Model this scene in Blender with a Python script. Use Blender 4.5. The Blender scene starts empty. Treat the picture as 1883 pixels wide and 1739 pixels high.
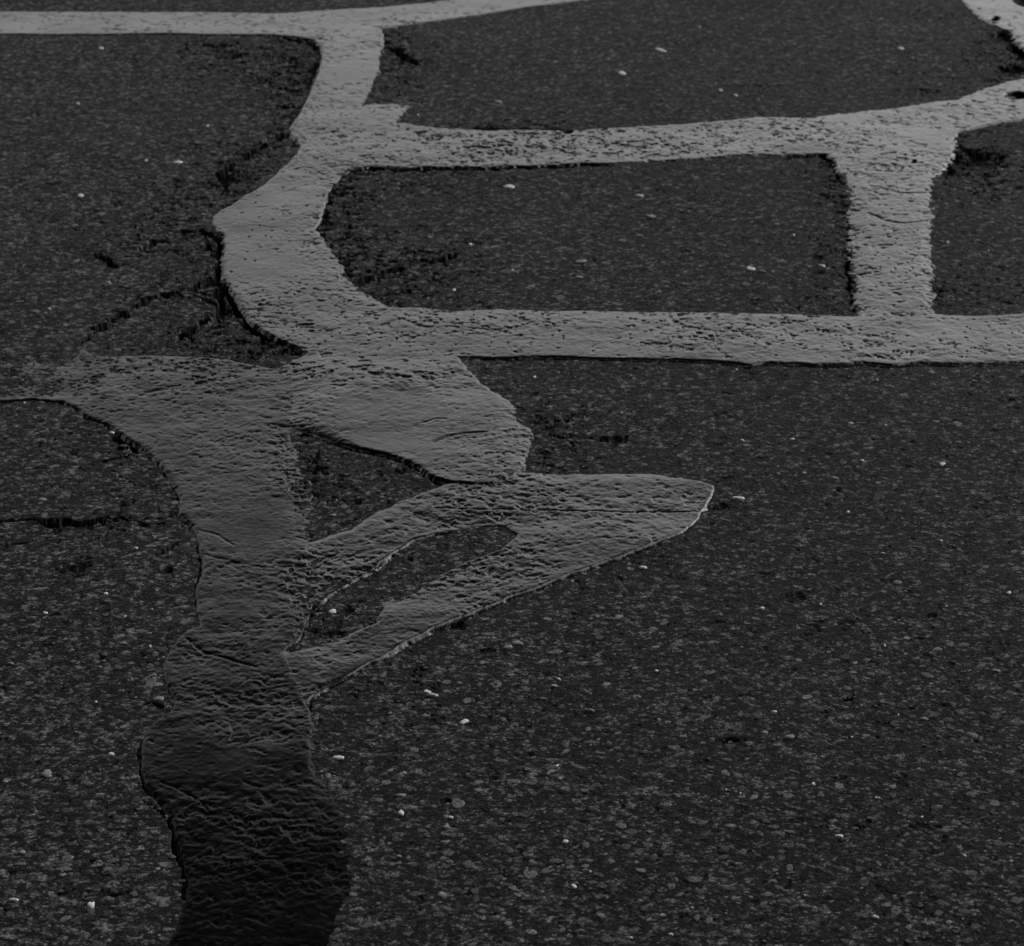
import bpy, math
import numpy as np

# ------------------------------------------------------------------ camera, sky, sun, exposure
scene = bpy.context.scene
PW, PH = 1883.0, 1739.0
FPX = 5200.0                      # focal length in photograph pixels
PITCH = math.radians(22.5)        # downward tilt
CAM_H = 1.5
cam_d = bpy.data.cameras.new('camera')
cam_d.sensor_width = 36.0
cam_d.lens = 36.0 * FPX / PW
cam_d.clip_start = 0.05
cam_d.clip_end = 3000.0
cam_d.dof.use_dof = True
cam_d.dof.focus_distance = 3.35
cam_d.dof.aperture_fstop = 16.0
cam = bpy.data.objects.new('camera', cam_d)
scene.collection.objects.link(cam)
cam.location = (0, 0, CAM_H)
cam.rotation_euler = (math.pi / 2 - PITCH, 0, 0)
scene.camera = cam

SUN_EL = math.radians(40)
SUN_AZ = math.radians(52)         # clockwise from +Y (the view direction)
world = bpy.data.worlds.new("World")
scene.world = world
world.use_nodes = True
wt = world.node_tree
wt.nodes.clear()
wo = wt.nodes.new('ShaderNodeOutputWorld')
bg = wt.nodes.new('ShaderNodeBackground')
sky = wt.nodes.new('ShaderNodeTexSky')
sky.sky_type = 'NISHITA'
sky.sun_disc = False
sky.sun_elevation = SUN_EL
sky.sun_rotation = SUN_AZ
sky.dust_density = 3.0
bw = wt.nodes.new('ShaderNodeRGBToBW')
tc = wt.nodes.new('ShaderNodeTexCoord')
sx = wt.nodes.new('ShaderNodeSeparateXYZ')
rp = wt.nodes.new('ShaderNodeValToRGB')
mu = wt.nodes.new('ShaderNodeMath'); mu.operation = 'MULTIPLY'
bg.inputs['Strength'].default_value = 0.128
wt.links.new(sky.outputs[0], bw.inputs[0])
wt.links.new(tc.outputs['Generated'], sx.inputs[0])
wt.links.new(sx.outputs['Z'], rp.inputs[0])
# elevation ramp added to shape the reflected light: dim overhead, bright above the horizon
el = rp.color_ramp.elements
el[0].position = 0.0; el[0].color = (.7, .7, .7, 1)
el[1].position = 1.0; el[1].color = (.05, .05, .05, 1)
for p, v in ((.22, .80), (.30, .95), (.385, 1.0), (.415, .60), (.445, .22), (.48, .05), (.52, .01), (.8, .02)):
    e = el.new(p); e.color = (v, v, v, 1)
wt.links.new(bw.outputs[0], mu.inputs[0])
# full sky brightness ahead (+Y); dimming added behind keeps camera-facing edges dark
az = wt.nodes.new('ShaderNodeMapRange'); az.interpolation_type = 'SMOOTHSTEP'
az.inputs['From Min'].default_value = -.55; az.inputs['From Max'].default_value = .65
az.inputs['To Min'].default_value = .12; az.inputs['To Max'].default_value = 1.0
m2 = wt.nodes.new('ShaderNodeMath'); m2.operation = 'MULTIPLY'
wt.links.new(sx.outputs['Y'], az.inputs['Value'])
wt.links.new(rp.outputs[0], m2.inputs[0]); wt.links.new(az.outputs[0], m2.inputs[1])
wt.links.new(m2.outputs[0], mu.inputs[1])
wt.links.new(mu.outputs[0], bg.inputs['Color'])
wt.links.new(bg.outputs[0], wo.inputs[0])

sd_ = bpy.data.lights.new('sun', 'SUN')
sd_.energy = .62
sd_.angle = math.radians(50)
sd_.color = (1.0, 1.0, 1.0)       # the photograph is black and white
sun = bpy.data.objects.new('sun', sd_)
scene.collection.objects.link(sun)
sun.rotation_euler = (math.pi / 2 - SUN_EL, 0, math.pi - SUN_AZ)

vs = scene.view_settings
vs.view_transform = 'Standard'
vs.look = 'None'
vs.gamma = 1.0
vs.use_curve_mapping = False
vs.exposure = .9

# ------------------------------------------------------------------ numeric helpers
rng = np.random.default_rng(11)
CP, SP = math.cos(PITCH), math.sin(PITCH)


def ground(X, Y):
    """point of the road plane seen at a photograph pixel"""
    X = np.asarray(X, float); Y = np.asarray(Y, float)
    a = (X - PW / 2) / FPX
    b = (PH / 2 - Y) / FPX
    dx = a; dy = CP + b * SP; dz = -SP + b * CP
    t = CAM_H / -dz
    return dx * t, dy * t, t


def sstep(a, b, x):
    t = np.clip((x - a) / (b - a), 0, 1)
    return t * t * (3 - 2 * t)


_lat = {}


def vnoise(x, y, cell, seed):
    """smooth value noise, -1..1"""
    N = 1024
    if seed not in _lat:
        _lat[seed] = np.random.default_rng(seed).uniform(-1, 1, (N, N)).astype(np.float32)
    L = _lat[seed]
    gx = x / cell + 517.3; gy = y / cell + 311.7
    ix = np.floor(gx).astype(np.int64); iy = np.floor(gy).astype(np.int64)
    fx = gx - ix; fy = gy - iy
    fx = fx * fx * (3 - 2 * fx); fy = fy * fy * (3 - 2 * fy)
    x0 = ix % N; x1 = (ix + 1) % N; y0 = iy % N; y1 = (iy + 1) % N
    return ((L[x0, y0] * (1 - fx) + L[x1, y0] * fx) * (1 - fy) +
            (L[x0, y1] * (1 - fx) + L[x1, y1] * fx) * fy)


def fbm(x, y, cell, seed, octs=3):
    s = 0; a = 1.0; t = 0
    for k in range(octs):
        s = s + a * vnoise(x + k * 3.1, y - k * 1.7, cell, seed + k); t += a
        a *= .55; cell *= .5
    return s / t


def worley(x, y, cell, seed):
    """distance to nearest feature point (in cells) and that cell's random value"""
    N = 512
    r = np.random.default_rng(seed)
    PX = r.uniform(.08, .92, (N, N)).astype(np.float32)
    PY = r.uniform(.08, .92, (N, N)).astype(np.float32)
    V = r.uniform(0, 1, (N, N)).astype(np.float32)
    gx = x / cell; gy = y / cell
    ix = np.floor(gx).astype(np.int64); iy = np.floor(gy).astype(np.int64)
    best = np.full(x.shape, 9.0, np.float32); val = np.zeros(x.shape, np.float32)
    for i in (-1, 0, 1):
        for j in (-1, 0, 1):
            a = (ix + i) % N; b = (iy + j) % N
            d = (ix + i + PX[a, b] - gx) ** 2 + (iy + j + PY[a, b] - gy) ** 2
            m = d < best
            best = np.where(m, d, best).astype(np.float32)
            val = np.where(m, V[a, b], val)
    return np.sqrt(best), val


def seg_dist(px, py, ax, ay, bx, by):
    dx, dy = bx - ax, by - ay
    l2 = dx * dx + dy * dy + 1e-12
    t = np.clip(((px - ax) * dx + (py - ay) * dy) / l2, 0, 1)
    return np.hypot(px - ax - t * dx, py - ay - t * dy), t


def poly_sd(px, py, P):
    """signed distance, positive inside"""
    gx, gy, _ = ground([p[0] for p in P], [p[1] for p in P])
    n = len(P)
    d = np.full(px.shape, 1e3)
    inside = np.zeros(px.shape, bool)
    for i in range(n):
        ax, ay = gx[i], gy[i]; bx, by = gx[(i + 1) % n], gy[(i + 1) % n]
        d = np.minimum(d, seg_dist(px, py, ax, ay, bx, by)[0])
        c = ((ay > py) != (by > py))
        xi = (bx - ax) * (py - ay) / (by - ay + 1e-15) + ax
        inside ^= c & (px < xi)
    return np.where(inside, d, -d)


# ------------------------------------------------------------------ what the photograph shows (photograph pixels -> road plane)
TAR = {}
TAR['top'] = [(-260, 22), (-80, 20), (150, 20), (330, 22), (520, 23), (620, 17), (700, 12), (830, -1), (1000, -28), (1160, -60),
              (1420, -60), (1220, -28), (1083, 0), (1020, 8), (960, 15), (860, 30), (765, 45), (705, 53), (640, 68), (590, 74), (540, 68),
              (500, 65), (430, 64), (300, 63), (150, 64), (0, 64), (-80, 64), (-260, 66)]
TAR['winding'] = [(560, 66), (577, 73), (590, 84), (594, 100), (588, 122), (578, 150), (565, 180), (552, 205), (541, 222), (532, 236),
                  (534, 247), (546, 257), (552, 268), (545, 283), (528, 300), (508, 318), (488, 336), (470, 350), (448, 360), (425, 377),
                  (404, 386), (392, 398), (391, 412), (398, 425), (411, 430), (413, 450), (410, 480), (413, 510), (425, 530), (438, 552),
                  (450, 575), (464, 596), (490, 612), (512, 625), (540, 637), (560, 648), (572, 658), (640, 656), (720, 657), (800, 658),
                  (860, 657), (940, 658), (1000, 656), (1080, 659), (1150, 661), (1243, 661), (1300, 664), (1350, 668), (1380, 672),
                  (1410, 667), (1500, 671), (1560, 670), (1590, 667), (1640, 672), (1690, 667), (1760, 670), (1883, 667), (1960, 668),
                  (2150, 666), (2150, 572), (1960, 573), (1883, 575), (1800, 578), (1720, 574), (1570, 578), (1450, 575), (1300, 573),
                  (1200, 571), (1100, 569), (1000, 570), (920, 565), (830, 568), (775, 562), (740, 562), (715, 561), (700, 553),
                  (670, 535), (652, 520), (640, 508), (625, 480), (610, 460), (596, 440), (585, 424), (579, 416), (590, 395),
                  (597, 370), (600, 355), (612, 340), (625, 322), (640, 312), (655, 300), (660, 270), (651, 232), (660, 207), (672, 185),
                  (685, 160), (697, 130), (703, 100), (704, 70), (705, 45), (640, 30), (580, 40)]
TAR['middle'] = [(630, 215), (668, 193), (700, 189), (753, 192), (744, 206), (732, 224), (760, 228), (800, 232), (860, 238), (960, 237),
                 (1040, 240), (1120, 235), (1240, 230), (1340, 223), (1390, 217), (1480, 219), (1560, 208), (1640, 200), (1700, 191),
                 (1760, 185), (1800, 168), (1850, 153), (1883, 148), (1980, 138), (2120, 120), (2120, 205), (1980, 215), (1883, 223),
                 (1840, 228), (1800, 236), (1765, 244), (1757, 256), (1754, 275), (1745, 290), (1715, 300), (1640, 304), (1560, 304), (1535, 298), (1520, 286), (1460, 287), (1350, 290),
                 (1243, 298), (1130, 303), (1080, 302), (1000, 305), (900, 310), (830, 308), (740, 309), (680, 306), (640, 312), (600, 300),
                 (600, 250)]
TAR['connector'] = [(1500, 262), (1520, 284), (1532, 302), (1546, 325), (1556, 345), (1560, 380), (1562, 420), (1563, 460), (1566, 500),
                    (1574, 540), (1577, 590), (1650, 610), (1717, 592), (1715, 540), (1718, 500), (1713, 450), (1713, 400), (1716, 350),
                    (1722, 326), (1738, 306), (1753, 286), (1757, 262), (1740, 240), (1640, 232), (1560, 240)]
TAR['corner'] = [(1745, -60), (1763, -20), (1770, 5), (1785, 22), (1800, 38), (1825, 50), (1858, 62), (1868, 80), (1890, 98), (1950, 145),
                 (2040, 190), (2100, 120), (2000, 70), (1950, 42), (1883, 14), (1860, -2), (1835, -30), (1815, -60)]
TAR['tongue'] = [(480, 690), (530, 668), (566, 648), (640, 640), (760, 640), (840, 650), (862, 680), (886, 705), (912, 722), (936, 737), (946, 752),
                 (952, 775), (975, 790), (985, 802), (976, 820), (972, 838), (968, 855), (962, 872), (935, 885), (910, 893), (870, 897),
                 (830, 893), (800, 884), (775, 868), (755, 855), (710, 838), (660, 828), (620, 815), (580, 801), (552, 793),
                 (528, 788), (505, 765), (492, 740), (484, 712)]
TAR['trunk'] = [(-260, 655), (-80, 658), (0, 662), (80, 667), (128, 664), (150, 640), (172, 650), (200, 654), (290, 652), (350, 655),
                (420, 661), (450, 668), (490, 676), (530, 680), (560, 690), (600, 715), (610, 770), (560, 792), (536, 800), (548, 830),
                (558, 860), (568, 892), (574, 930), (570, 962), (562, 985), (575, 1010), (592, 1045), (580, 1080), (572, 1115), (560, 1150), (545, 1175),
                (525, 1199), (540, 1235), (560, 1280), (572, 1310), (577, 1335), (572, 1370), (580, 1420), (602, 1450), (627, 1480),
                (638, 1520), (649, 1570), (641, 1640), (626, 1680), (607, 1720), (598, 1780), (590, 1860), (560, 1990),
                (250, 1990), (285, 1860), (300, 1780), (310, 1735), (322, 1710), (331, 1680), (341, 1650), (344, 1622), (338, 1590),
                (330, 1560), (322, 1528), (312, 1500), (298, 1478), (281, 1462),
                (266, 1445), (262, 1420), (259, 1380), (263, 1360), (275, 1335), (292, 1319), (315, 1305), (321, 1290), (312, 1270),
                (303, 1240), (302, 1220), (310, 1195), (328, 1172), (345, 1157), (368, 1149), (362, 1120), (359, 1095), (362, 1075),
                (372, 1055), (372, 1030), (365, 1000), (358, 975), (345, 957), (330, 945), (328, 930), (332, 915), (318, 890),
                (300, 865), (280, 840), (255, 820), (225, 800), (195, 779), (160, 766), (140, 750), (115, 738), (60, 733), (0, 737),
                (-80, 738), (-260, 745)]
TAR['spur'] = [(500, 1030), (545, 1005), (600, 985), (640, 975), (680, 948), (720, 930), (760, 912), (790, 902), (830, 890), (880, 880),
               (930, 874), (960, 868), (1040, 872), (1120, 870), (1200, 872), (1250, 877), (1290, 885), (1316, 894), (1313, 905),
               (1300, 925), (1285, 950), (1270, 970), (1245, 985), (1200, 1003), (1150, 1022), (1090, 1042), (1040, 1060), (990, 1080),
               (945, 1095), (900, 1115), (850, 1135), (800, 1155), (750, 1180), (710, 1205), (670, 1225), (630, 1250), (592, 1270),
               (565, 1290), (530, 1300), (495, 1285), (470, 1230), (500, 1200), (530, 1199),
               (570, 1190), (610, 1178), (650, 1160), (690, 1145), (700, 1122), (706, 1106), (760, 1088), (800, 1060), (860, 1030),
               (920, 1010), (950, 985), (925, 968), (880, 970), (840, 980), (800, 985), (760, 997), (722, 1020), (690, 1045), (650, 1066),
               (615, 1085), (592, 1105), (560, 1110), (500, 1090)]
# name: (thickness m, edge steepness m, edge raggedness m, seed)
TSPEC = {'top': (.0018, .003, .0030, 40), 'winding': (.0019, .0018, .0028, 41), 'middle': (.0017, .003, .0070, 42),
         'connector': (.0021, .005, .0075, 43), 'corner': (.0022, .004, .0050, 44), 'tongue': (.0036, .0018, .0040, 45),
         'trunk': (.0019, .0016, .0030, 46), 'spur': (.0019, .0011, .0030, 47)}
# places where a seam thins down gently to the road instead of ending in a lip (x, y, rx, ry)
FEATHER = [(625, 1530, 60, 300), (575, 900, 50, 130), (690, 130, 40, 110), (620, 430, 60, 140), (720, 540, 110, 30), (900, 240, 300, 16),
           (1560, 440, 30, 170), (1716, 440, 20, 170), (960, 780, 50, 100), (1300, 570, 700, 12), (1100, 872, 180, 18), (590, 1130, 60, 70),
           (760, 1080, 160, 40), (575, 870, 70, 120), (80, 665, 160, 20), (300, 658, 200, 10), (1600, 205, 200, 20), (700, 930, 120, 50)]
# where a later seam is buried in the earlier one: (seam, x, y, rx, ry, factor)
FADE = [('spur', 452, 1200, 80, 170, .0), ('tongue', 490, 730, 60, 90, .35), ('tongue', 700, 650, 260, 22, .55), ('middle', 600, 250, 60, 80, .9)]
TLABEL = {'top': 'light grey tar seam crossing the far left and rising to the top edge',
          'winding': 'winding tar seam that bends twice, then runs straight along the long lower band',
          'middle': 'pitted middle tar seam running from the winding seam to the far right edge',
          'connector': 'short upright tar seam joining the middle band to the lower band on the right',
          'corner': 'slanting tar seam cutting the far right corner above a black ravelled patch',
          'tongue': 'smooth thick tar tongue lying over the dull seam, with a rounded shadowed tip',
          'trunk': 'broad dull tar seam curving in from the left edge down to the dark foreground',
          'spur': 'forked tar seam with two prongs meeting in a pointed arrowhead on the right'}
# cracks: (points, half width m, depth m)
CR = [
    ([(150, 632), (175, 612), (190, 598), (225, 580), (240, 568), (270, 552), (310, 541), (345, 533), (370, 523), (395, 515), (405, 500),
      (408, 470), (400, 450), (404, 434), (385, 429), (365, 424), (310, 426)], .0050, .016),
    ([(320, 632), (340, 612), (365, 600), (395, 586), (410, 562), (398, 530)], .0050, .014),
    ([(398, 518), (414, 535), (430, 548), (440, 570), (452, 588), (468, 606), (500, 624), (540, 640), (561, 654), (567, 678)], .0060, .018),
    ([(385, 440), (378, 452), (400, 462), (404, 480), (398, 505)], .0045, .010),
    ([(415, 352), (412, 335), (410, 318), (425, 304), (452, 292), (470, 276), (500, 262), (530, 246), (545, 262)], .0050, .014),
    ([(250, 465), (275, 452), (290, 444), (312, 444)], .0045, .010),
    ([(180, 468), (200, 480), (220, 492)], .0040, .008),
    ([(370, 548), (400, 560), (420, 572)], .0040, .008),
    ([(-40, 957), (20, 957), (65, 953)], .0025, .010),
    ([(80, 956), (100, 962), (120, 958), (150, 963), (175, 956), (195, 951)], .0060, .014),
    ([(195, 951), (240, 955), (290, 950), (328, 947)], .0025, .010),
    ([(250, 957), (275, 964), (300, 962)], .0022, .008),
    ([(-60, 739), (0, 737), (60, 733), (110, 738), (125, 743), (150, 757), (165, 768), (195, 779), (212, 790), (232, 806), (258, 820), (282, 842),
      (303, 866), (320, 892), (331, 912), (327, 930), (330, 946), (350, 962), (358, 978)], .0022, .010),
    ([(215, 803), (235, 810), (255, 818), (245, 826)], .0055, .014),
    ([(190, 847), (215, 841), (240, 834)], .0025, .010),
    ([(358, 978), (366, 1010), (373, 1040), (360, 1075), (361, 1110), (372, 1148), (385, 1160)], .0018, .009),
    ([(330, 995), (310, 1008), (290, 1020)], .0022, .008),
    ([(860, 660), (940, 660), (1000, 659), (1080, 661), (1150, 663), (1243, 664), (1300, 667), (1350, 671), (1380, 676), (1410, 670),
      (1500, 674), (1560, 673), (1590, 670), (1640, 675), (1690, 670), (1760, 673), (1960, 670)], .0011, .010),
    ([(552, 797), (580, 805), (620, 819), (660, 832), (710, 842), (755, 859), (775, 872), (800, 889), (830, 898), (870, 902), (905, 897)], .0016, .014),
    ([(1200, 1006), (1150, 1025), (1090, 1045), (1040, 1063), (990, 1083), (945, 1098), (900, 1118), (850, 1140), (800, 1158),
      (750, 1183), (710, 1208), (670, 1228), (630, 1253), (592, 1273), (570, 1290), (570, 1312)], .0010, .010),
    ([(303, 1240), (312, 1270), (321, 1288)], .0008, .006),
    ([(258, 1365), (256, 1385), (258, 1420), (263, 1446), (280, 1464), (297, 1480)], .0012, .010),
    ([(278, 1482), (296, 1490), (300, 1500)], .0022, .010),
    ([(310, 1506), (320, 1535), (328, 1570), (336, 1594), (342, 1622), (338, 1650)], .0018, .012),
    ([(247, 1378), (256, 1372)], .0015, .006),
    ([(640, 315), (680, 309), (740, 312), (830, 311), (900, 312), (1000, 307), (1080, 304), (1130, 306)], .0040, .016),
    ([(1440, 290), (1460, 290), (1510, 288), (1530, 305), (1546, 340)], .0040, .012),
    ([(210, 657), (290, 655), (350, 658), (400, 661), (430, 664)], .0030, .010),
    ([(340, 82), (390, 85), (430, 84)], .0045, .010),
    ([(500, 68), (545, 74), (580, 82), (592, 98), (586, 118), (570, 150)], .0050, .010),
    ([(400, 108), (430, 104), (455, 98)], .0045, .010),
    ([(705, 60), (702, 85), (730, 90), (745, 105), (765, 118)], .0050, .010),
    ([(840, 240), (900, 236), (960, 240), (1020, 238)], .0055, .012),
    ([(620, 325), (605, 345), (598, 372), (592, 396), (582, 416), (592, 442), (606, 465), (622, 486)], .0040, .010),
    ([(660, 520), (680, 508), (705, 500), (740, 492)], .0055, .010),
    ([(780, 480), (810, 478), (835, 468)], .0050, .010),
    ([(1562, 400), (1560, 450), (1558, 500), (1568, 545), (1572, 570)], .0035, .010),
    ([(20, 998), (40, 997), (60, 992)], .0020, .008),
    ([(1090, 805), (1060, 803), (1030, 804), (1010, 798)], .0016, .006),
    ([(525, 1200), (540, 1188), (552, 1172), (560, 1150), (566, 1128)], .0018, .010),
    ([(592, 1108), (615, 1088), (650, 1068), (690, 1048), (722, 1023)], .0014, .008),
    ([(640, 1200), (690, 1194), (740, 1184), (790, 1162), (830, 1152)], .0014, .006),
    ([(263, 1295), (280, 1292), (296, 1300)], .0014, .006),
    ([(195, 1645), (215, 1642), (240, 1636)], .0014, .006),
]
# ravelled or potted spots: (x, y, rx, ry photo px, depth m)
PIT = [(145, 1045, 36, 14, .008), (305, 1048, 11, 6, .010), (1128, 806, 20, 8, .010), (1460, 1096, 18, 7, .005), (838, 1150, 16, 8, .012),
       (1790, 298, 60, 24, .016), (1750, 318, 30, 9, .012), (1880, 92, 30, 18, .016), (1842, 72, 26, 12, .012), (1905, 2, 40, 14, .03), (1868, 130, 34, 8, .012),
       (1868, 178, 22, 6.5, .03), (1830, 38, 8, 4, .02), (1045, 242, 8, 4, .014), (185, 1205, 9, 7, .006), (120, 1638, 12, 4, .006),
       (1350, 1362, 24, 4, .007), (1540, 1431, 20, 4, .005), (1575, 1520, 7, 4, .004),
       (1560, 1287, 8, 4, .006), (905, 1195, 18, 5, .004), (600, 1165, 40, 14, .006), (1310, 932, 26, 6, .007), (1640, 355, 26, 4, .003),
       (968, 1388, 22, 6, .004), (820, 1470, 9, 4, .006), (1090, 478, 8, 4, .005), (1700, 168, 20, 5, .006), (1380, 160, 40, 6, .003),
       (1680, 300, 5, 3, .004), (735, 870, 10, 5, .007), (655, 925, 14, 5, .007), (1505, 472, 12, 6, .006),
       (1540, 900, 10, 4, .005), (1712, 1132, 9, 4, .006), (1850, 735, 12, 4, .005)]
# worn coarse zones of the asphalt (x, y, rx, ry, weight)
RAV = [(470, 105, 160, 60, 1.3), (545, 190, 60, 80, 1.2), (620, 400, 60, 120, .5), (740, 500, 150, 60, .4), (1540, 330, 60, 60, .8), (440, 300, 110, 60, 1.), (330, 400, 170, 80, .8), (390, 560, 130, 90, 1.),
       (480, 655, 110, 30, 1.), (725, 120, 50, 80, 1.), (760, 320, 150, 40, .8), (640, 400, 50, 100, 1.), (720, 500, 140, 60, 1.),
       (1545, 470, 40, 120, .7), (1790, 300, 110, 70, 1.), (1860, 120, 110, 70, 1.), (1790, 530, 110, 45, .9), (950, 235, 140, 20, .8),
       (60, 700, 160, 40, 1.), (690, 880, 160, 60, .6), (1010, 800, 60, 80, 1.), (610, 1150, 110, 70, .7), (250, 960, 130, 60, .6),
       (230, 830, 90, 40, .6), (1500, 560, 90, 25, .7), (740, 1030, 60, 40, .5), (700, 1240, 120, 40, .5), (560, 890, 40, 80, 1.)]
# thin patches where a seam feathers out (x, y, rx, ry, factor)
THIN = [(0, 700, 160, 50, .10), (120, 705, 60, 40, .6), (145, 660, 60, 40, .5), (250, 670, 160, 18, .6), (560, 900, 32, 90, .4), (575, 1090, 36, 50, .5), (860, 690, 60, 50, .65), (900, 760, 50, 80, .75),
        (900, 245, 330, 16, .55), (1560, 440, 26, 160, .55), (1660, 215, 160, 22, .75), (440, 678, 110, 14, .7), (1100, 575, 400, 9, .6),
        (880, 965, 140, 20, .5), (1000, 950, 260, 40, .8), (820, 1060, 110, 50, .6), (740, 1085, 120, 34, .45), (600, 1060, 60, 50, .55), (520, 760, 40, 60, .6), (600, 1000, 60, 40, .7), (620, 1500, 40, 260, .7), (610, 1190, 100, 25, .55), (330, 1180, 40, 50, .8), (1790, 585, 90, 14, .7), (700, 205, 60, 18, .6)]
# smooth and coarse places of the tar (x, y, rx, ry, weight) weight<0 smooth
SMO = [(480, 420, 110, 90, -.8), (760, 830, 170, 50, -1.), (360, 1390, 110, 70, -1.1), (430, 1130, 90, 60, -.7), (480, 950, 70, 70, -.8), (300, 790, 110, 50, -.5), (1330, 655, 320, 14, -.3),
       (640, 120, 60, 90, -.4), (1050, 930, 260, 60, .75), (860, 1050, 170, 60, .7), (700, 980, 120, 40, .6), (545, 850, 50, 120, 1.2), (560, 1100, 70, 90, 1.0), (800, 590, 200, 30, .4), (900, 810, 90, 40, .7), (700, 690, 160, 30, .7), (420, 700, 160, 50, .5), (500, 1040, 140, 40, .6),
       (560, 1330, 110, 60, .5), (900, 1030, 160, 50, .5), (520, 1580, 190, 190, 1.3), (330, 730, 220, 60, .7), (440, 1290, 110, 50, .9), (90, 700, 120, 40, .8), (1300, 615, 420, 30, .5), (1000, 590, 200, 20, .5), (1560, 260, 200, 40, .4), (1000, 270, 340, 30, .8), (1640, 340, 80, 60, .5)]


def blobs(X, Y, L, sharp=1.0):
    s = np.zeros(X.shape)
    for (bx, by, rx, ry, w) in L:
        s += w * np.exp(-(((X - bx) / rx) ** 2 + ((Y - by) / ry) ** 2) * sharp)
    return s


# ------------------------------------------------------------------ the road sheet grid (finer close by)
NC, NR = 1500, 1750
y0, y1 = 2.15, 7.3
ys = y0 * (y1 / y0) ** np.linspace(0, 1, NR)
ys = .6 * ys + .4 * np.linspace(y0, y1, NR)
u = np.linspace(-1, 1, NC)
half = .215 * ys + .13
far_y = np.array([8.0, 9.5, 12, 17, 26, 45, 90, 200, 500.0])
near_y = np.array([-500, -100, -30, -10, -3, -1, 0, .7, 1.2, 1.6, 1.9, 2.05])
yall = np.concatenate([near_y, ys, far_y])
hall = np.concatenate([np.full(len(near_y), half[0]), half, np.full(len(far_y), half[-1])])
ext = np.array([.05, .15, .4, 1, 2.5, 7, 20, 60, 200, 500.0])
gx_in = u[None, :] * hall[:, None]
left = -hall[:, None] - ext[::-1][None, :]
right = hall[:, None] + ext[None, :]
GX = np.concatenate([left, gx_in, right], axis=1)
GY = np.repeat(yall[:, None], GX.shape[1], axis=1)
NE = len(ext); NN = len(near_y)
R_, C_ = GX.shape
core = np.zeros((R_, C_), bool)
core[NN:NN + NR, NE:NE + NC] = True


def photo(x, y):
    """photograph pixel at which a road point appears (used to look up the traced features)"""
    dz = -CAM_H
    fw = y * CP - dz * SP
    up = y * SP + dz * CP
    fw = np.maximum(fw, .2)
    return PW / 2 + FPX * x / fw, PH / 2 - FPX * up / fw


x = GX[NN:NN + NR, NE:NE + NC]; y = GY[NN:NN + NR, NE:NE + NC]
PXc, PYc = photo(x, y)

# coarse lookup grid for distances
S = 3
xc = x[::S, ::S]; yc = y[::S, ::S]


def up(a):
    """bilinear upsample of a [::S, ::S] array back to the full grid"""
    r = np.arange(NR) / S; c = np.arange(NC) / S
    r0 = np.minimum(r.astype(int), a.shape[0] - 1); r1 = np.minimum(r0 + 1, a.shape[0] - 1); fr = np.minimum(r - r0, 1)
    c0 = np.minimum(c.astype(int), a.shape[1] - 1); c1 = np.minimum(c0 + 1, a.shape[1] - 1); fc = np.minimum(c - c0, 1)
    A = a[r0] * (1 - fr)[:, None] + a[r1] * fr[:, None]
    return A[:, c0] * (1 - fc)[None] + A[:, c1] * fc[None]


SDF = {}
for k, P in TAR.items():
    SDF[k] = up(poly_sd(xc, yc, P))
anytar = np.maximum.reduce(list(SDF.values()))

# --- road height
base = .0035 * fbm(x, y, .7, 3, 2) + .0015 * fbm(x, y, .12, 5, 2)
CRUMB = [(p[0], p[1], 20, 11, .5) for c in CR if c[1] >= .004 for p in c[0]]
rav = np.clip(blobs(PXc, PYc, RAV) + np.minimum(.7, up(blobs(PXc[::S, ::S], PYc[::S, ::S], CRUMB))), 0, 1.3)
rav = rav * (.65 + .5 * fbm(x, y, .05, 8, 2))
rav = np.clip(rav, 0, 1.2)
w1, v1 = worley(x + .004 * vnoise(x, y, .01, 21), y + .004 * vnoise(x, y, .01, 22), .0115, 31)
w2, v2 = worley(x, y, .0052, 32)
amp = .0008 + .0016 * rav
amp = .0007 + .0015 * rav
h = base + amp * (.75 - 1.25 * np.clip(w1, 0, 1) ** 2) * (.35 + .9 * v1)
h += (.0007 + .0006 * rav) * (.7 - w2) * (.2 + v2)
h += .0003 * fbm(x, y, .0045, 145, 2)
ch1 = fbm(x, y, .0075, 131, 3); ch2 = fbm(x, y, .018, 135, 3); ch3 = fbm(x, y, .09, 139, 2)
# loose fines gone between the stones: irregular little holes, many more where the road is ravelled
thr = .36 - .12 * ch3 - .30 * rav
h -= (.0016 + .0062 * rav) * sstep(thr, thr + .22, ch1 * .6 + ch2 * .6)
# plucked-out stones
pl = (v1 > (.97 - .16 * rav)) & (w1 < .42)
h -= np.where(pl, (.0012 + .0030 * rav) * sstep(.45, .15, w1), 0)
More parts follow.
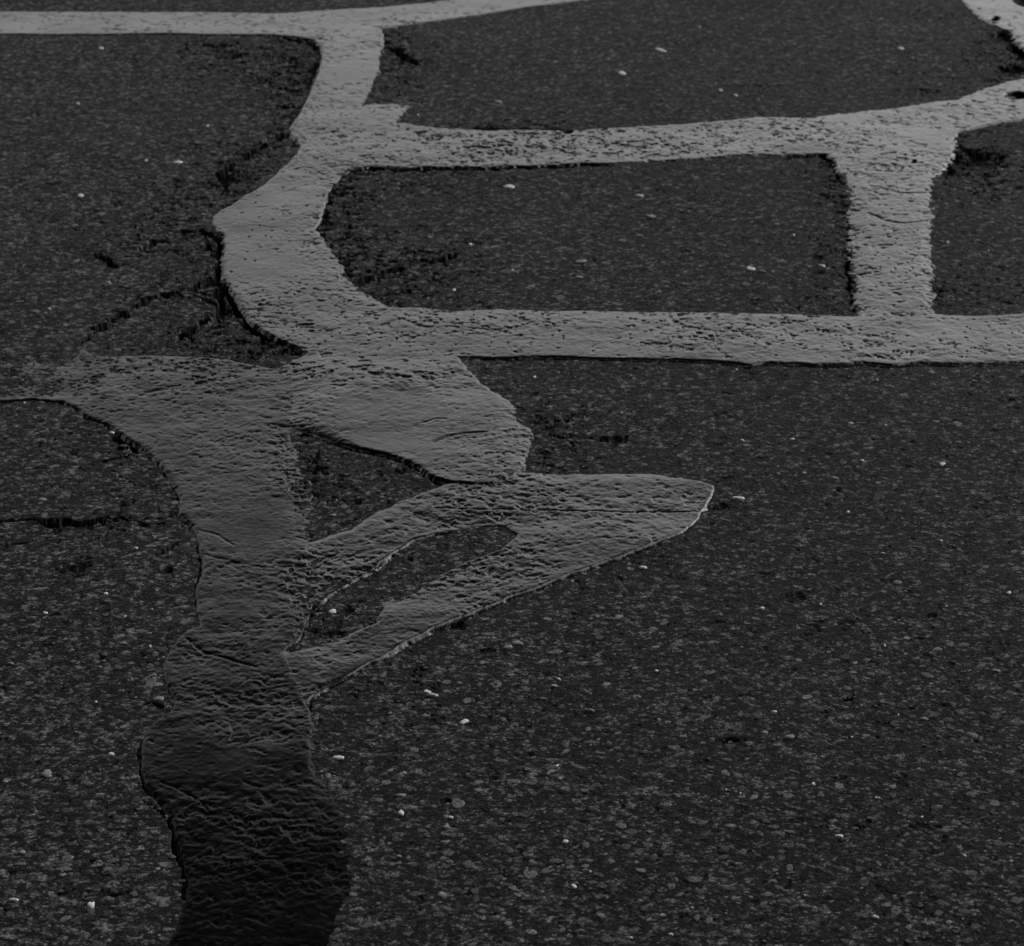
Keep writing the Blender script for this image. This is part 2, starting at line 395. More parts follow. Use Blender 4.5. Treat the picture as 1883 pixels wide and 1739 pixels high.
# cracks
wob = .0065 * fbm(x, y, .020, 51, 4)
wob2 = .0075 * fbm(x, y, .020, 55, 4)
crack = np.zeros(x.shape)
wmod = 1 + 1.9 * fbm(x, y, .016, 58, 3)
for pts, hw, dep in CR:
    gx, gy, _ = ground([p[0] for p in pts], [p[1] for p in pts])
    m = (x > gx.min() - .04) & (x < gx.max() + .04) & (y > gy.min() - .06) & (y < gy.max() + .06)
    if not m.any():
        continue
    sc = min(1.0, hw / .004)
    X_ = (x + wob * sc)[m]; Y_ = (y + wob2 * sc)[m]
    d = np.full(X_.shape, 9.0)
    for i in range(len(pts) - 1):
        dd, t = seg_dist(X_, Y_, gx[i], gy[i], gx[i + 1], gy[i + 1])
        tg = (i + t) / (len(pts) - 1)
        taper = .45 + .55 * np.clip(6 * np.minimum(tg, 1 - tg), 0, 1) if hw > .0023 else 1.0
        d = np.minimum(d, dd / taper)
    hh = (hw * 1.6 if hw >= .004 else hw * 1.15) * np.clip(wmod[m], .4, 2.0)
    c = dep * 1.6 * sstep(hh * 1.3, hh * .7, d)
    crack[m] = np.maximum(crack[m], c)
pit = np.zeros(x.shape)
nz = fbm(x, y, .016, 61, 3)
for (bx, by, rx, ry, dep) in PIT:
    q = np.sqrt(((PXc - bx) / rx) ** 2 + ((PYc - by) / ry) ** 2)
    rough = .15 if dep > .019 else (.7 if dep > .011 else 1.15)
    dep = dep * (1 if dep > .011 else .7)
    pit = np.maximum(pit, dep * sstep(1.1, .55, q + rough * nz))
h_tar_base = base.copy()
h = h - np.maximum(crack, pit)
hole = np.zeros(x.shape)
for (bx, by, rx, ry, dep) in PIT:
    if (bx, by) in ((1868, 178), (1830, 38), (1045, 242), (1680, 300), (1905, 2)):
        q = np.sqrt(((PXc - bx) / rx) ** 2 + ((PYc - by) / ry) ** 2)
        hole = np.maximum(hole, sstep(1.15, .8, q + .12 * nz))

# --- tar heights: the seams drape over the stones of the road
drape = np.clip(h - base + np.maximum(crack, pit), -.0014, .0020) * .38
thin = np.ones(x.shape)
for (bx, by, rx, ry, f) in THIN:
    g = np.exp(-(((PXc - bx) / rx) ** 2 + ((PYc - by) / ry) ** 2) ** 2)
    thin *= 1 - (1 - f) * g
cz = np.clip(.55 + .5 * fbm(x, y, .16, 71, 2) + .6 * blobs(PXc, PYc, SMO), .12, 2.2)
wt1, vt1 = worley(x + .005 * vnoise(x, y, .012, 73), y + .005 * vnoise(x, y, .012, 74), .014, 75)
wt2, vt2 = worley(x, y, .0085, 77)
lump = .00055 * fbm(x, y, .022, 80, 3) + .0006 * (.55 - np.clip(wt1, 0, 1) ** 1.5) * vt1
lump = (lump * 1.3 + .00030 * fbm(x, y, .009, 171, 2) + .0004 * fbm(x, y, .035, 175, 2)) * cz + .00030 * fbm(x, y, .05, 84, 2)
tp1 = fbm(x, y, .0085, 161, 3); tp2 = fbm(x, y, .020, 165, 3)
tq = .55 * tp1 + .5 * tp2
tth = .40 - .30 * cz
pin = (.0005 + .0013 * np.clip(cz, 0, 1.2)) * sstep(tth, tth + .24, tq)
pin *= np.where(PYc > 700, .55, 1.0)
pin += np.where((vt2 > .985 - .02 * cz) & (PYc < 660), sstep(.34, .12, wt2) * .0020, 0)
# creases left where the hot tar was poured over itself
CREASE = [([(800, 938), (900, 940), (1000, 939), (1150, 943), (1300, 941)], .0012, .0013), ([(798, 816), (822, 806), (850, 801), (895, 798)], .0022, .0018),
          ([(775, 782), (800, 774), (822, 775)], .0016, .0010), ([(1600, 345), (1625, 350), (1655, 358), (1700, 357)], .003, .0012),
          ([(1598, 395), (1630, 408), (1665, 413), (1705, 406)], .003, .0015), ([(345, 1175), (375, 1200), (420, 1212), (470, 1228)], .0018, .0016),
          ([(440, 1262), (455, 1250), (480, 1252), (495, 1262)], .0013, .0010), ([(372, 1020), (430, 1035), (490, 1045), (560, 1040), (620, 1020)], .0018, .0010),
          ([(440, 1372), (470, 1358), (500, 1352)], .0016, .0010), ([(425, 1330), (428, 1350), (424, 1362)], .0014, .0012),
          ([(1250, 600), (1330, 612), (1400, 606)], .003, .0010), ([(820, 600), (900, 606), (960, 600)], .0025, .0010),
          ([(365, 975), (400, 985), (430, 1005)], .0016, .0010), ([(300, 1440), (370, 1478), (395, 1500)], .0014, .0010),
          ([(515, 800), (528, 812), (524, 835)], .0014, .0012)]
crease = np.zeros(x.shape)
for pts, hw, dep in CREASE:
    gx, gy, _ = ground([p[0] for p in pts], [p[1] for p in pts])
    m = (x > gx.min() - .02) & (x < gx.max() + .02) & (y > gy.min() - .03) & (y < gy.max() + .03)
    d = np.full(int(m.sum()), 9.0)
    for i in range(len(pts) - 1):
        d = np.minimum(d, seg_dist((x + .5 * wob)[m], (y + .5 * wob2)[m], gx[i], gy[i], gx[i + 1], gy[i + 1])[0])
    crease[m] = np.maximum(crease[m], dep * np.exp(-(d / hw) ** 2))
tarh = {}
feather = np.zeros(x.shape)
for (bx, by, rx, ry) in FEATHER:
    feather = np.maximum(feather, np.exp(-(((PXc - bx) / rx) ** 2 + ((PYc - by) / ry) ** 2) ** 2))
rag1 = fbm(x, y, .016, 91, 4)
rag2 = fbm(x, y, .007, 95, 2)
for i, k in enumerate(TAR):
    th, st, rg, sd = TSPEC[k]
    s = SDF[k] + rg * ((1 + .8 * feather) * rag1 + .40 * rag2)
    st_ = st + .013 * feather
    prof = 1 - np.exp(-np.clip(s, 0, 1) / st_)
    for (fk, bx, by, rx, ry, f) in FADE:
        if fk == k:
            prof = prof * (1 - (1 - f) * np.exp(-(((PXc - bx) / rx) ** 2 + ((PYc - by) / ry) ** 2) ** 2))
    # a slightly rolled lip just inside the edge
    lip = .0001 * np.exp(-((s - .007) / .005) ** 2)
    z = base + (th * thin + .0003 * np.minimum(1, thin * 2.5)) * prof + lip * thin + lump * sstep(-.001, .012, s) - pin * sstep(.0, .01, s) - crease
    z = z + drape * np.clip(cz + .25, .35, 1.9) * sstep(0, .004, s) - .0030 * sstep(0, -.003, s) - hole * .012
    tarh[k] = (z, s)
# the road sinks a little under the tar so the seams cover it
cover = np.maximum.reduce([t[1] for t in tarh.values()])
h = h - .0004 * sstep(0, .02, cover) * np.clip(thin * 1.6 - .5, 0, 1)
# gutters carved for edge shadows end under the tar, never through it
H = np.zeros((R_, C_)); H[NN:NN + NR, NE:NE + NC] = h
# fade the relief out at the rim so the coarse surround joins it
rim = np.zeros((R_, C_))
ri = np.arange(R_)[:, None]; ci = np.arange(C_)[None, :]
dr = np.minimum(ri - NN, NN + NR - 1 - ri) / 25.0
dc = np.minimum(ci - NE, NE + NC - 1 - ci) / 25.0
H *= np.clip(np.minimum(dr, dc), 0, 1)


# ------------------------------------------------------------------ mesh helpers
def mesh_from(name, co, faces4, attrs=None, smooth=True):
    me = bpy.data.meshes.new(name)
    n, m = len(co), len(faces4)
    k = faces4.shape[1]
    me.vertices.add(n)
    me.vertices.foreach_set('co', np.ascontiguousarray(co, np.float32).ravel())
    me.loops.add(m * k)
    me.loops.foreach_set('vertex_index', np.ascontiguousarray(faces4, np.int32).ravel())
    me.polygons.add(m)
    me.polygons.foreach_set('loop_start', np.arange(0, m * k, k, dtype=np.int32))
    me.polygons.foreach_set('loop_total', np.full(m, k, np.int32))
    me.update(calc_edges=True)
    if smooth:
        me.polygons.foreach_set('use_smooth', np.ones(m, bool))
    if attrs:
        for an, av in attrs.items():
            a = me.attributes.new(an, 'FLOAT', 'POINT')
            a.data.foreach_set('value', np.ascontiguousarray(av, np.float32).ravel())
    return me


def link(name, me, mat):
    o = bpy.data.objects.new(name, me)
    me.materials.append(mat)
    scene.collection.objects.link(o)
    return o


# ------------------------------------------------------------------ materials
class NT:
    def __init__(s, name):
        s.m = bpy.data.materials.new(name); s.m.use_nodes = True
        s.t = s.m.node_tree; s.t.nodes.clear()
        s.out = s.n('OutputMaterial'); s.p = s.n('BsdfPrincipled')
        s.l(s.p.outputs[0], s.out.inputs[0])

    def n(s, typ, **kw):
        nd = s.t.nodes.new('ShaderNode' + typ)
        for k, v in kw.items(): setattr(nd, k, v)
        return nd

    def l(s, a, b): s.t.links.new(a, b)

    def noise(s, vec, scale, detail=2, rough=.5):
        nd = s.n('TexNoise'); nd.inputs['Scale'].default_value = scale
        nd.inputs['Detail'].default_value = detail; nd.inputs['Roughness'].default_value = rough
        s.l(vec, nd.inputs['Vector']); return nd.outputs[0]

    def ramp(s, fac, stops):
        nd = s.n('ValToRGB'); e = nd.color_ramp.elements
        for i, (p, v) in enumerate(stops):
            q = e[i] if i < 2 else e.new(p)
            q.position = p; q.color = (v, v, v, 1)
        s.l(fac, nd.inputs[0]); return nd.outputs[0]

    def math(s, op, a, b):
        nd = s.n('Math', operation=op)
        for i, q in enumerate((a, b)):
            if isinstance(q, (int, float)): nd.inputs[i].default_value = q
            else: s.l(q, nd.inputs[i])
        return nd.outputs[0]


def mat_asphalt():
    a = NT('asphalt'); tcn = a.n('TexCoord').outputs['Object']
    # coarse stone mosaic: each cell its own grey
    wn = a.n('TexNoise'); wn.inputs['Scale'].default_value = 160; a.l(tcn, wn.inputs['Vector'])
    mix = a.n('VectorMath', operation='MULTIPLY_ADD'); a.l(wn.outputs['Color'], mix.inputs[0])
    mix.inputs[1].default_value = (.004, .004, 0); a.l(tcn, mix.inputs[2])

    def cells(scale):
        v = a.n('TexVoronoi', voronoi_dimensions='2D'); v.inputs['Scale'].default_value = scale
        a.l(mix.outputs[0], v.inputs['Vector'])
        b = a.n('SeparateColor'); a.l(v.outputs['Color'], b.inputs[0])
        return b.outputs[0], v.outputs['Distance']
    c1, d1 = cells(95)
    c2, d2 = cells(150)
    c3, d3 = cells(340)
    c4, d4 = cells(1100)
    m1 = a.ramp(c1, [(0, .5), (.5, .8), (.75, 1.0), (.86, 1.9), (1, 3.0)])
    m2 = a.ramp(c2, [(0, .3), (.5, .7), (.78, 1.2), (.88, 3.0), (1, 5.0)])
    m3 = a.ramp(c3, [(0, .25), (.5, .6), (.78, 1.0), (.90, 2.4), (1, 5.5)])
    m3 = a.math('MULTIPLY', m3, a.ramp(c4, [(0, .3), (.6, .8), (.85, 1.3), (1, 3.2)]))
    m4 = a.ramp(a.noise(tcn, 4, 4, .6), [(.3, .82), (.7, 1.2)])
    col = a.math('MULTIPLY', a.math('MULTIPLY', m1, m2), a.math('MULTIPLY', m3, m4))
    # asphalt colour paler towards the left, darker towards the right
    spx = a.n('SeparateXYZ'); a.l(tcn, spx.inputs[0])
    mr = a.n('MapRange', interpolation_type='SMOOTHSTEP')
    a.l(a.math('ADD', spx.outputs['X'], a.math('MULTIPLY', a.noise(tcn, 2.5, 4, .6), .4)), mr.inputs['Value'])
    mr.inputs['From Min'].default_value = -.35; mr.inputs['From Max'].default_value = .75
    mr.inputs['To Min'].default_value = 1.5; mr.inputs['To Max'].default_value = .85
    col = a.math('MINIMUM', a.math('MULTIPLY', a.math('MULTIPLY', col, .0375), mr.outputs[0]), .35)
    cc = a.n('CombineColor')
    for i in range(3): a.l(col, cc.inputs[i])
    a.l(cc.outputs[0], a.p.inputs['Base Color'])
    a.p.inputs['Roughness'].default_value = .62
    a.p.inputs['Specular IOR Level'].default_value = .06
    hgt = a.math('ADD', a.math('ADD', a.math('MULTIPLY', a.math('SUBTRACT', c2, d2), .7), a.math('MULTIPLY', a.math('SUBTRACT', c3, d3), .5)),
                 a.math('MULTIPLY', a.noise(tcn, 700, 3, .75), 1.0))
    b = a.n('Bump'); b.inputs['Strength'].default_value = 1.0; b.inputs['Distance'].default_value = .0020
    a.l(hgt, b.inputs['Height']); a.l(b.outputs[0], a.p.inputs['Normal'])
    return a.m


def mat_tar(name='tar', r0=.17, r1=.25, worn=False):
    a = NT(name); tcn = a.n('TexCoord').outputs['Object']
    n1 = a.noise(tcn, 7, 4, .6)
    col = a.ramp(a.noise(tcn, 260, 3, .6), [(.3, .003), (.7, .006)])
    a.l(col, a.p.inputs['Base Color'])
    a.l(a.ramp(n1, [(.3, r0), (.7, r1)]), a.p.inputs['Roughness'])
    a.p.inputs['IOR'].default_value = 1.45
    a.p.inputs['Specular IOR Level'].default_value = .5
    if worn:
        # gloss lowered towards the near end, standing in for a dimmer sky reflection
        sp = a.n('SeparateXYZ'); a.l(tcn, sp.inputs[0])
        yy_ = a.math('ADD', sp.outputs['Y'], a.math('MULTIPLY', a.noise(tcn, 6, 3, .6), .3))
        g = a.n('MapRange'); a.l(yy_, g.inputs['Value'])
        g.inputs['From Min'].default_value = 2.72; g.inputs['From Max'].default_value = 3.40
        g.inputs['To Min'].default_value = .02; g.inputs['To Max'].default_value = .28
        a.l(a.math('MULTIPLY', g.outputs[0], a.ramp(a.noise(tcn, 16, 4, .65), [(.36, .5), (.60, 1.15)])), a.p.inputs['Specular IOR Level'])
    hgt = a.math('ADD', a.math('MULTIPLY', a.noise(tcn, 140, 3, .55), 1.0), a.math('MULTIPLY', a.noise(tcn, 600, 2, .6), .25))
    b = a.n('Bump'); b.inputs['Strength'].default_value = .5; b.inputs['Distance'].default_value = .0010
    a.l(hgt, b.inputs['Height']); a.l(b.outputs[0], a.p.inputs['Normal'])
    return a.m


def mat_stone(name, attr=None, g=.6):
    a = NT(name); tcn = a.n('TexCoord').outputs['Object']
    v = a.ramp(a.noise(tcn, 420, 4, .65), [(.3, .70), (.5, 1.0), (.8, 1.1)])
    if attr:
        vo = a.n('TexVoronoi', voronoi_dimensions='2D'); vo.inputs['Scale'].default_value = 700
        a.l(tcn, vo.inputs['Vector'])
        sc = a.n('SeparateColor'); a.l(vo.outputs['Color'], sc.inputs[0])
        v = a.math('MULTIPLY', v, a.ramp(sc.outputs[0], [(0, .35), (.6, .95), (1, 2.2)]))
    if attr:
        at = a.n('Attribute', attribute_name=attr)
        col = a.math('MULTIPLY', v, at.outputs['Fac'])
    else:
        col = a.math('MULTIPLY', v, g)
    cc = a.n('CombineColor')
    for i in range(3): a.l(col, cc.inputs[i])
    a.l(cc.outputs[0], a.p.inputs['Base Color'])
    a.p.inputs['Roughness'].default_value = .7
    a.p.inputs['Specular IOR Level'].default_value = .3
    b = a.n('Bump'); b.inputs['Strength'].default_value = .5; b.inputs['Distance'].default_value = .0006
    a.l(a.noise(tcn, 800, 3, .6), b.inputs['Height']); a.l(b.outputs[0], a.p.inputs['Normal'])
    return a.m


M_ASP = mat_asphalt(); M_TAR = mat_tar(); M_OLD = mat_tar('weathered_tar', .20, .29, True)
M_WHITE = mat_stone('white_stone', g=.9)
M_PALE = mat_stone('pale_stone', g=.34)
M_AGG = mat_stone('aggregate', attr='grey')

# ------------------------------------------------------------------ road
idx = np.arange(R_ * C_).reshape(R_, C_)
F = np.stack([idx[:-1, :-1], idx[:-1, 1:], idx[1:, 1:], idx[1:, :-1]], -1).reshape(-1, 4)
road = link('road', mesh_from('road', np.stack([GX.ravel(), GY.ravel(), H.ravel()], 1), F), M_ASP)
road['kind'] = 'structure'

# ------------------------------------------------------------------ tar seams, one object each
idc = np.arange(NR * NC).reshape(NR, NC)
for k in TAR:
    z, s = tarh[k]
    use = s > -.0045
    fm = use[:-1, :-1] & use[:-1, 1:] & use[1:, 1:] & use[1:, :-1]
    f = np.stack([idc[:-1, :-1][fm], idc[:-1, 1:][fm], idc[1:, 1:][fm], idc[1:, :-1][fm]], -1)
    ids, inv = np.unique(f.ravel(), return_inverse=True)
    co = np.stack([x.ravel()[ids], y.ravel()[ids], z.ravel()[ids]], 1)
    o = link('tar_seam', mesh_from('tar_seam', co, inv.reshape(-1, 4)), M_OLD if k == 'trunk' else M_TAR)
    o['label'] = TLABEL[k]; o['category'] = 'tar seam'; o['group'] = 'tar seams sealing the road cracks'


def grid_at(A, wx, wy):
    """value of a core-grid array at world points"""
    r = np.interp(wy, ys, np.arange(NR))
    hw = .215 * wy + .13
    c = (wx / hw + 1) / 2 * (NC - 1)
    return A[np.clip(np.rint(r).astype(int), 0, NR - 1), np.clip(np.rint(c).astype(int), 0, NC - 1)]


# ------------------------------------------------------------------ stones
def stone_rings(r, n=10):
    """flat irregular cobble: outer ring below, shoulder ring, top ring, centre"""
    ang = np.linspace(0, 2 * np.pi, n, endpoint=False) + r.uniform(-.22, .22, n)
    rad = 1 + r.uniform(-.36, .22, n) + .18 * np.cos(2 * ang + r.uniform(0, 6))
    px, py = np.cos(ang) * rad, np.sin(ang) * rad
    lv = [(1.02, -1.0), (1.0, .15), (.84, .72), (.5, .95)]
    v = []
    for sc, z in lv:
        v.append(np.stack([px * sc, py * sc, np.full(n, z) + r.uniform(-.1, .1, n) * (z > 0)], 1))
    v.append(np.array([[r.uniform(-.1, .1), r.uniform(-.1, .1), 1.0]]))
    v = np.concatenate(v)
    f = []
    for L in range(3):
        for i in range(n):
            j = (i + 1) % n
            a0, b0, a1, b1 = L * n + i, L * n + j, (L + 1) * n + i, (L + 1) * n + j
            f += [(a0, b0, b1), (a0, b1, a1)]
    for i in range(n):
        f.append((3 * n + i, 3 * n + (i + 1) % n, 4 * n))
    return v, np.array(f)


# white and pale chips: (x, y, w, h, tilt deg, tone)  w, h in photograph pixels; tone b bright, m pale
CH = [(186, 89, 10, 6, 0, 'b'), (326, 300, 20, 5, 8, 'b'), (148, 360, 18, 6, 5, 'b'), (269, 296, 6, 5, 0, 'b'), (143, 190, 6, 4, 0, 'b'),
      (382, 232, 6, 5, 0, 'b'), (200, 520, 9, 6, 30, 'm'), (383, 458, 10, 5, 0, 'm'), (91, 569, 6, 5, 0, 'b'), (251, 235, 7, 4, 20, 'm'),
      (1215, 92, 16, 8, 20, 'b'), (1144, 135, 17, 7, 8, 'b'), (917, 186, 13, 7, 20, 'm'), (1061, 48, 6, 5, 0, 'm'), (936, 344, 20, 9, 5, 'b'),
      (1176, 361, 13, 5, -8, 'b'), (1196, 399, 22, 7, 8, 'm'), (865, 449, 8, 7, 0, 'b'), (835, 531, 8, 7, 0, 'b'), (1069, 480, 22, 7, 14, 'm'),
      (1064, 508, 12, 4, -5, 'b'), (943, 495, 5, 4, 0, 'b'), (769, 209, 5, 4, 0, 'b'), (847, 215, 6, 4, 0, 'm'),
      (1656, 90, 11, 8, 0, 'b'), (1678, 108, 6, 5, 0, 'm'), (1325, 166, 8, 6, 0, 'b'), (1352, 176, 8, 5, 0, 'b'), (1286, 49, 9, 5, 0, 'm'),
      (1379, 493, 19, 8, 8, 'b'), (1402, 498, 12, 4, 0, 'm'), (1511, 487, 10, 5, -12, 'b'), (1460, 431, 5, 4, 0, 'b'), (1743, 444, 6, 4, 0, 'b'),
      (1740, 377, 6, 4, 0, 'm'), (1818, 460, 4, 4, 0, 'b'),
      (194, 606, 11, 8, 0, 'b'), (206, 795, 11, 5, -12, 'b'), (45, 740, 5, 4, 0, 'b'), (78, 919, 22, 6, 16, 'm'), (250, 1008, 10, 4, 0, 'b'),
      (194, 1090, 9, 6, 0, 'b'), (83, 1126, 8, 6, 10, 'b'), (613, 947, 10, 4, -25, 'b'), (612, 1124, 15, 10, 10, 'b'), (278, 1120, 9, 4, 20, 'm'),
      (230, 1133, 4, 4, 0, 'b'), (983, 692, 7, 5, 0, 'b'), (1142, 759, 9, 5, 0, 'm'), (1183, 1043, 10, 10, 60, 'b'), (1052, 1067, 9, 5, -30, 'm'),
      (1354, 678, 7, 3, 0, 'b'), (1613, 698, 8, 6, 0, 'm'), (1564, 778, 10, 4, 0, 'b'), (1629, 781, 4, 4, 0, 'b'), (1364, 809, 8, 4, 0, 'b'),
      (1457, 807, 9, 5, 0, 'b'), (1586, 846, 8, 5, 0, 'b'), (1732, 852, 13, 9, -35, 'b'), (1479, 869, 6, 4, 20, 'b'), (1357, 916, 19, 8, 6, 'b'),
      (1560, 941, 7, 5, 30, 'b'), (1730, 994, 6, 5, 0, 'b'), (1624, 1018, 7, 4, 10, 'b'), (1855, 1092, 9, 6, -20, 'b'), (1740, 1115, 5, 4, 0, 'b'),
      (1401, 1119, 10, 5, 5, 'b'), (1509, 1112, 8, 4, 5, 'b'),
      (19, 1218, 12, 5, 0, 'm'), (204, 1386, 12, 7, 0, 'b'), (86, 1421, 27, 14, 0, 'm'), (9, 1435, 14, 6, -25, 'm'), (40, 1565, 14, 8, 0, 'm'),
      (24, 1653, 18, 7, 10, 'b'), (167, 1662, 14, 16, 0, 'b'), (111, 1677, 12, 5, 5, 'm'), (293, 1285, 20, 9, -5, 'm'), (176, 1290, 5, 5, 0, 'b'),
      (90, 1701, 7, 5, 10, 'm'), (276, 1188, 5, 4, 0, 'b'), (621, 1393, 27, 9, 0, 'b'),
      (787, 1272, 14, 11, 20, 'b'), (795, 1278.5, 20, 4, 10, 'b'), (853, 1327, 12, 13, -40, 'b'), (953, 1182, 24, 10, 0, 'm'), (934, 1190, 18, 8, 0, 'm'),
      (1024, 1407, 7, 15, -35, 'b'), (1030, 1432, 12, 7, -15, 'm'), (736, 1461, 20, 7, 8, 'm'), (737, 1493, 12, 11, 0, 'b'), (829, 1501, 10, 6, 20, 'b'),
      (822, 1520, 13, 10, 0, 'm'), (1040, 1548, 12, 7, 0, 'b'), (734, 1573, 11, 6, 25, 'm'), (1054, 1628, 11, 9, 30, 'b'), (1085, 1603, 6, 4, 0, 'b'),
      (811, 1644, 16, 9, 0, 'm'), (1160, 1723, 6, 5, 0, 'b'), (1233, 1719, 11, 5, 0, 'b'), (1207, 1234, 7, 5, 20, 'b'), (1018, 1262, 12, 4, 5, 'b'),
      (1027, 1249, 6, 5, 30, 'b'), (743, 1420, 8, 4, 0, 'b'), (1086, 1307, 16, 6, -12, 'm'),
      (1627, 1188, 5, 4, 0, 'b'), (1831, 1234, 12, 7, 25, 'm'), (1423, 1312, 9, 5, 0, 'b'), (1652, 1315, 4, 6, 0, 'b'), (1698, 1323, 17, 7, 15, 'm'),
      (1450, 1358, 19, 9, 8, 'm'), (1566, 1357, 5, 4, 0, 'b'), (1495, 1443, 9, 6, 0, 'b'), (1361, 1460, 6, 4, 0, 'b'), (1335, 1453, 5, 4, 0, 'b'),
      (1695, 1504, 6, 5, 0, 'b'), (1543, 1539, 18, 8, -10, 'b'), (1774, 1577, 6, 9, 20, 'b'), (1858, 1588, 11, 6, 0, 'm'), (1273, 1670, 7, 7, 0, 'm'),
      (1609, 1689, 12, 7, -5, 'b'), (1480, 1649, 4, 4, 0, 'b')]
DIM = [(1144, 440, 22, 6), (1213, 535, 14, 8), (59, 1100, 20, 9), (135, 1108, 12, 8), (72, 809, 11, 4), (1047, 844, 12, 5), (1146, 710, 14, 7),
       (1792, 699, 11, 7), (1760, 779, 22, 9), (1645, 891, 15, 6), (1735, 1040, 20, 8), (119, 1687, 22, 15), (281, 1256, 34, 16), (188, 1524, 18, 12),
       (259, 1534, 20, 13), (124, 1577, 26, 14), (979, 1424, 22, 9), (944, 1436, 26, 9), (972, 1606, 36, 20), (841, 1475, 30, 24), (858, 1287, 18, 10),
       (913, 1258, 22, 12), (1231, 1436, 20, 5), (1657, 1590, 10, 5), (1543, 1446, 27, 14), (1334, 1422, 22, 12), (1410, 1646, 26, 9),
       (1648, 1713, 10, 7), (1350, 1519, 30, 9), (898, 1164, 24, 9), (1018, 1196, 34, 9), (290, 1650, 36, 18), (340, 1140, 26, 18), (300, 1660, 30, 14),
       (115, 1595, 28, 9), (706, 1240, 20, 10), (711, 1437, 24, 10), (1075, 1453, 18, 8), (1167, 1228, 13, 10)]


def region(X, Y, w):
    if Y < 230 and X > 690: return 'in the far asphalt bay behind the middle tar seam'
    if X < 600 and Y < 640: return 'left of the winding tar seam'
    if X > 1710 and Y < 580: return 'right of the short upright tar seam'
    if Y < 575: return 'in the bay between middle and lower tar seams'
    if X < 380 and Y < 1160: return 'left of the dull trunk seam, middle distance'
    if X < 310: return 'in the near left foreground beside the dark tar'
    if X < 620 and Y < 960: return 'in the asphalt wedge below the smooth tar tongue'
    if X < 640 and Y < 1160: return 'in the asphalt gap between the two tar prongs'
    if Y < 1150 and X < 1300: return 'around the arrowhead of the forked tar seam'
    if Y < 1150: return 'on the open asphalt below the long tar band'
    if X < 900: return 'in the foreground right beside the dark tar'
    if X < 1260: return 'in the middle foreground away from the tar'
    return 'in the right foreground'


ORD = ['farthest', 'second farthest', 'third farthest', 'fourth farthest', 'fifth farthest', 'sixth farthest', 'seventh farthest',
       'eighth farthest', 'ninth farthest', 'tenth farthest', 'eleventh farthest', 'twelfth farthest', 'thirteenth farthest', 'fourteenth farthest',
       'fifteenth farthest', 'sixteenth farthest', 'seventeenth farthest']
big = [c for c in CH if c[2] >= 8]
cnt = {}
for c in sorted(big, key=lambda c: c[1]):
    cnt.setdefault((region(*c[:3]), c[5]), []).append(c)
scnt = {}
for c in sorted([c for c in CH if c[2] < 8], key=lambda c: c[1]):
    scnt.setdefault((region(*c[:3]), c[5]), []).append(c)
for i, c in enumerate(CH):
    X, Y, w, hh, tilt, tone = c
    wx, wy, t = ground(X, Y)
    sc = t / FPX
    fs = CAM_H / t                                  # foreshortening of the ground depth
    r = np.random.default_rng(500 + i)
    v, f = stone_rings(r, 9 if w > 8 else 7)
    lift = min(.0020, .13 * w * sc + .0005)
    w *= 1.0; hh *= 1.0
    a = w * sc / 2; b = max((hh * sc - lift * .6) / fs / 2, .35 * a)
    b = min(b, a * 1.9)
    ca, sa = math.cos(math.radians(tilt)), math.sin(math.radians(tilt))
    v = v * np.array([a, b, lift])
    v = np.stack([v[:, 0] * ca - v[:, 1] * sa, v[:, 0] * sa + v[:, 1] * ca, v[:, 2] * np.where(v[:, 2] < 0, 1.2, 1)], 1)
    gz = float(grid_at(h, np.array(wx), np.array(wy)))
    big_one = c[2] >= 8
    me = mesh_from('stone_chip', v, f, smooth=False)
    o = link('stone_chip' if big_one else 'grit_speck', me, M_WHITE if tone == 'b' else M_PALE)
    o.location = (float(wx), float(wy), gz + .0004)
    o['category'] = 'stone chip' if big_one else 'grit'
    if big_one:
        L = cnt[(region(X, Y, w), tone)]
        q = L.index(c)
        shape = 'long' if w > 2.3 * hh else ('round' if w < 1.4 * hh else 'flat')
        col = 'white' if tone == 'b' else 'pale grey'
        rank = (ORD[q] + ' ') if len(L) > 1 else 'only '
        kind_all = 'white chips' if tone == 'b' else 'pale chips'
        if len(L) > 1:
            o['label'] = f"{shape} {col} chip, {ORD[q]} {region(X, Y, w)}"
        else:
            o['label'] = f"{shape} {col} stone chip {region(X, Y, w)}"
        o['group'] = 'white and pale stone chips set in the asphalt'
    else:
        L = scnt[(region(X, Y, w), tone)]
        tn = 'white' if tone == 'b' else 'pale'
        o['label'] = (f"tiny {tn} grit speck, {ORD[L.index(c)]} {region(X, Y, w)}" if len(L) > 1
                      else f"single tiny {tn} grit speck {region(X, Y, w)}")
        o['group'] = 'tiny grit specks set in the asphalt' if tone == 'b' else 'tiny pale grit specks set in the asphalt'

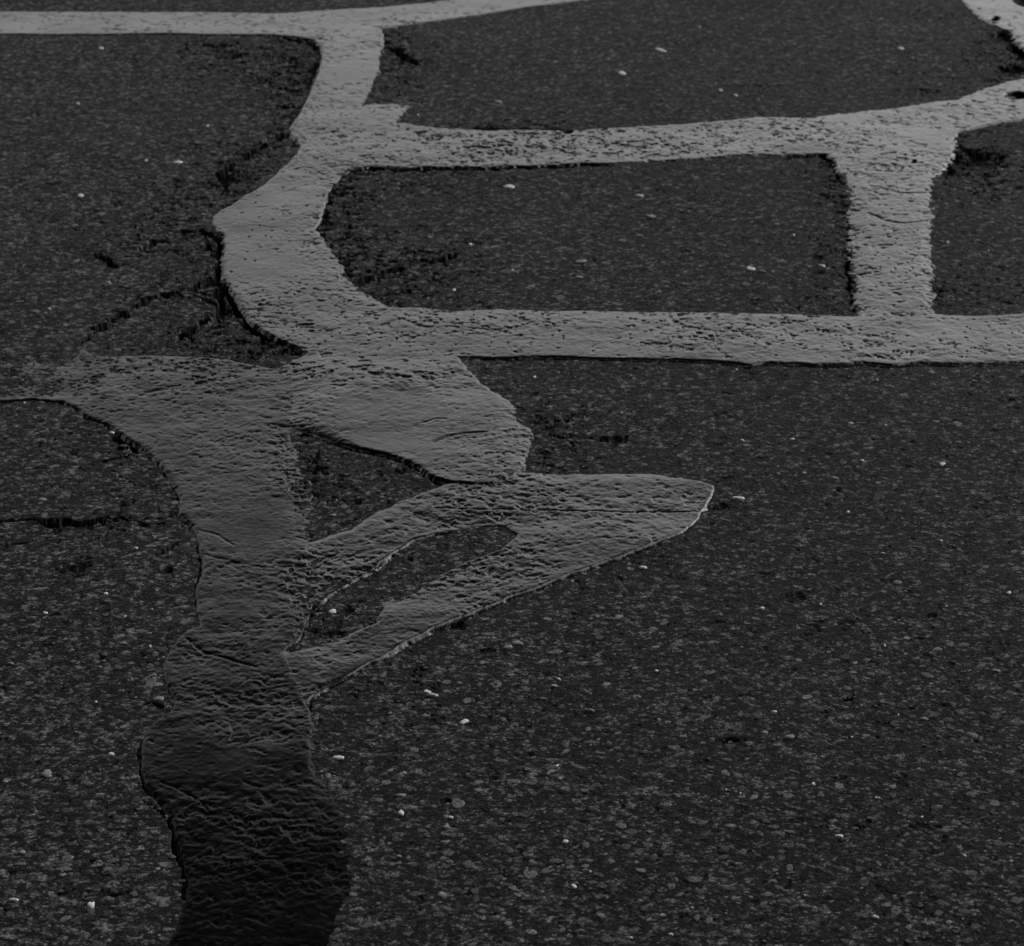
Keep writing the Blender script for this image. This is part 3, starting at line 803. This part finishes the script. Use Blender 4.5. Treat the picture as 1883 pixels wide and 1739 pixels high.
# exposed aggregate that nobody could count: one object
protos = [stone_rings(np.random.default_rng(900 + i), 8) for i in range(24)]
NA = 30000
yy = rng.uniform(0, 1, NA); yy = y0 + .05 + (y1 - y0 - .1) * yy ** 1.35
xx = rng.uniform(-1, 1, NA) * (.215 * yy + .12)
size = .0013 + .0016 * rng.exponential(1, NA)
size = np.clip(size, .0013, .0070)
grey = .070 * np.exp(rng.normal(0, .5, NA))
grey = np.where(rng.uniform(0, 1, NA) < .03, .18, grey)
asp = rng.uniform(.5, 1.0, NA); rot = rng.uniform(0, np.pi, NA)
dX = np.array([d[0] for d in DIM]); dY = np.array([d[1] for d in DIM])
gx_, gy_, tt = ground(dX, dY)
xx = np.concatenate([xx, gx_]); yy = np.concatenate([yy, gy_])
dsz = np.array([d[2] for d in DIM]) * tt / FPX / 2
size = np.concatenate([size, dsz]); grey = np.concatenate([grey, np.full(len(DIM), .15)])
das = np.clip(np.array([d[3] / d[2] for d in DIM]) / (CAM_H / tt), .4, 1.3)
asp = np.concatenate([asp, das]); rot = np.concatenate([rot, np.zeros(len(DIM))])
grey = np.clip(grey, .02, .5)
zz = grid_at(h, xx, yy)
okm = grid_at(cover, xx, yy) < -.002
okm &= (grid_at(np.maximum(crack, pit), xx, yy) < .002)
bb = grid_at(base, xx, yy)
VV, FF, GG = [], [], []
off = 0
for i in np.nonzero(okm)[0]:
    v, f = protos[i % 24]
    s = size[i]; c_, s_ = math.cos(rot[i]), math.sin(rot[i])
    lx, ly = v[:, 0] * s, v[:, 1] * s * asp[i]
    z0 = bb[i] + .00042
    VV.append(np.stack([xx[i] + lx * c_ - ly * s_, yy[i] + lx * s_ + ly * c_, z0 + v[:, 2] * min(.00035, s * .2)], 1))
    FF.append(f + off); off += len(v)
    GG.append(np.full(len(v), grey[i]))
ag = link('gravel', mesh_from('gravel', np.concatenate(VV), np.concatenate(FF), {'grey': np.concatenate(GG)}, smooth=False), M_AGG)
ag['kind'] = 'stuff'
ag['label'] = 'grey crushed stones exposed in the worn asphalt'
ag['category'] = 'gravel'
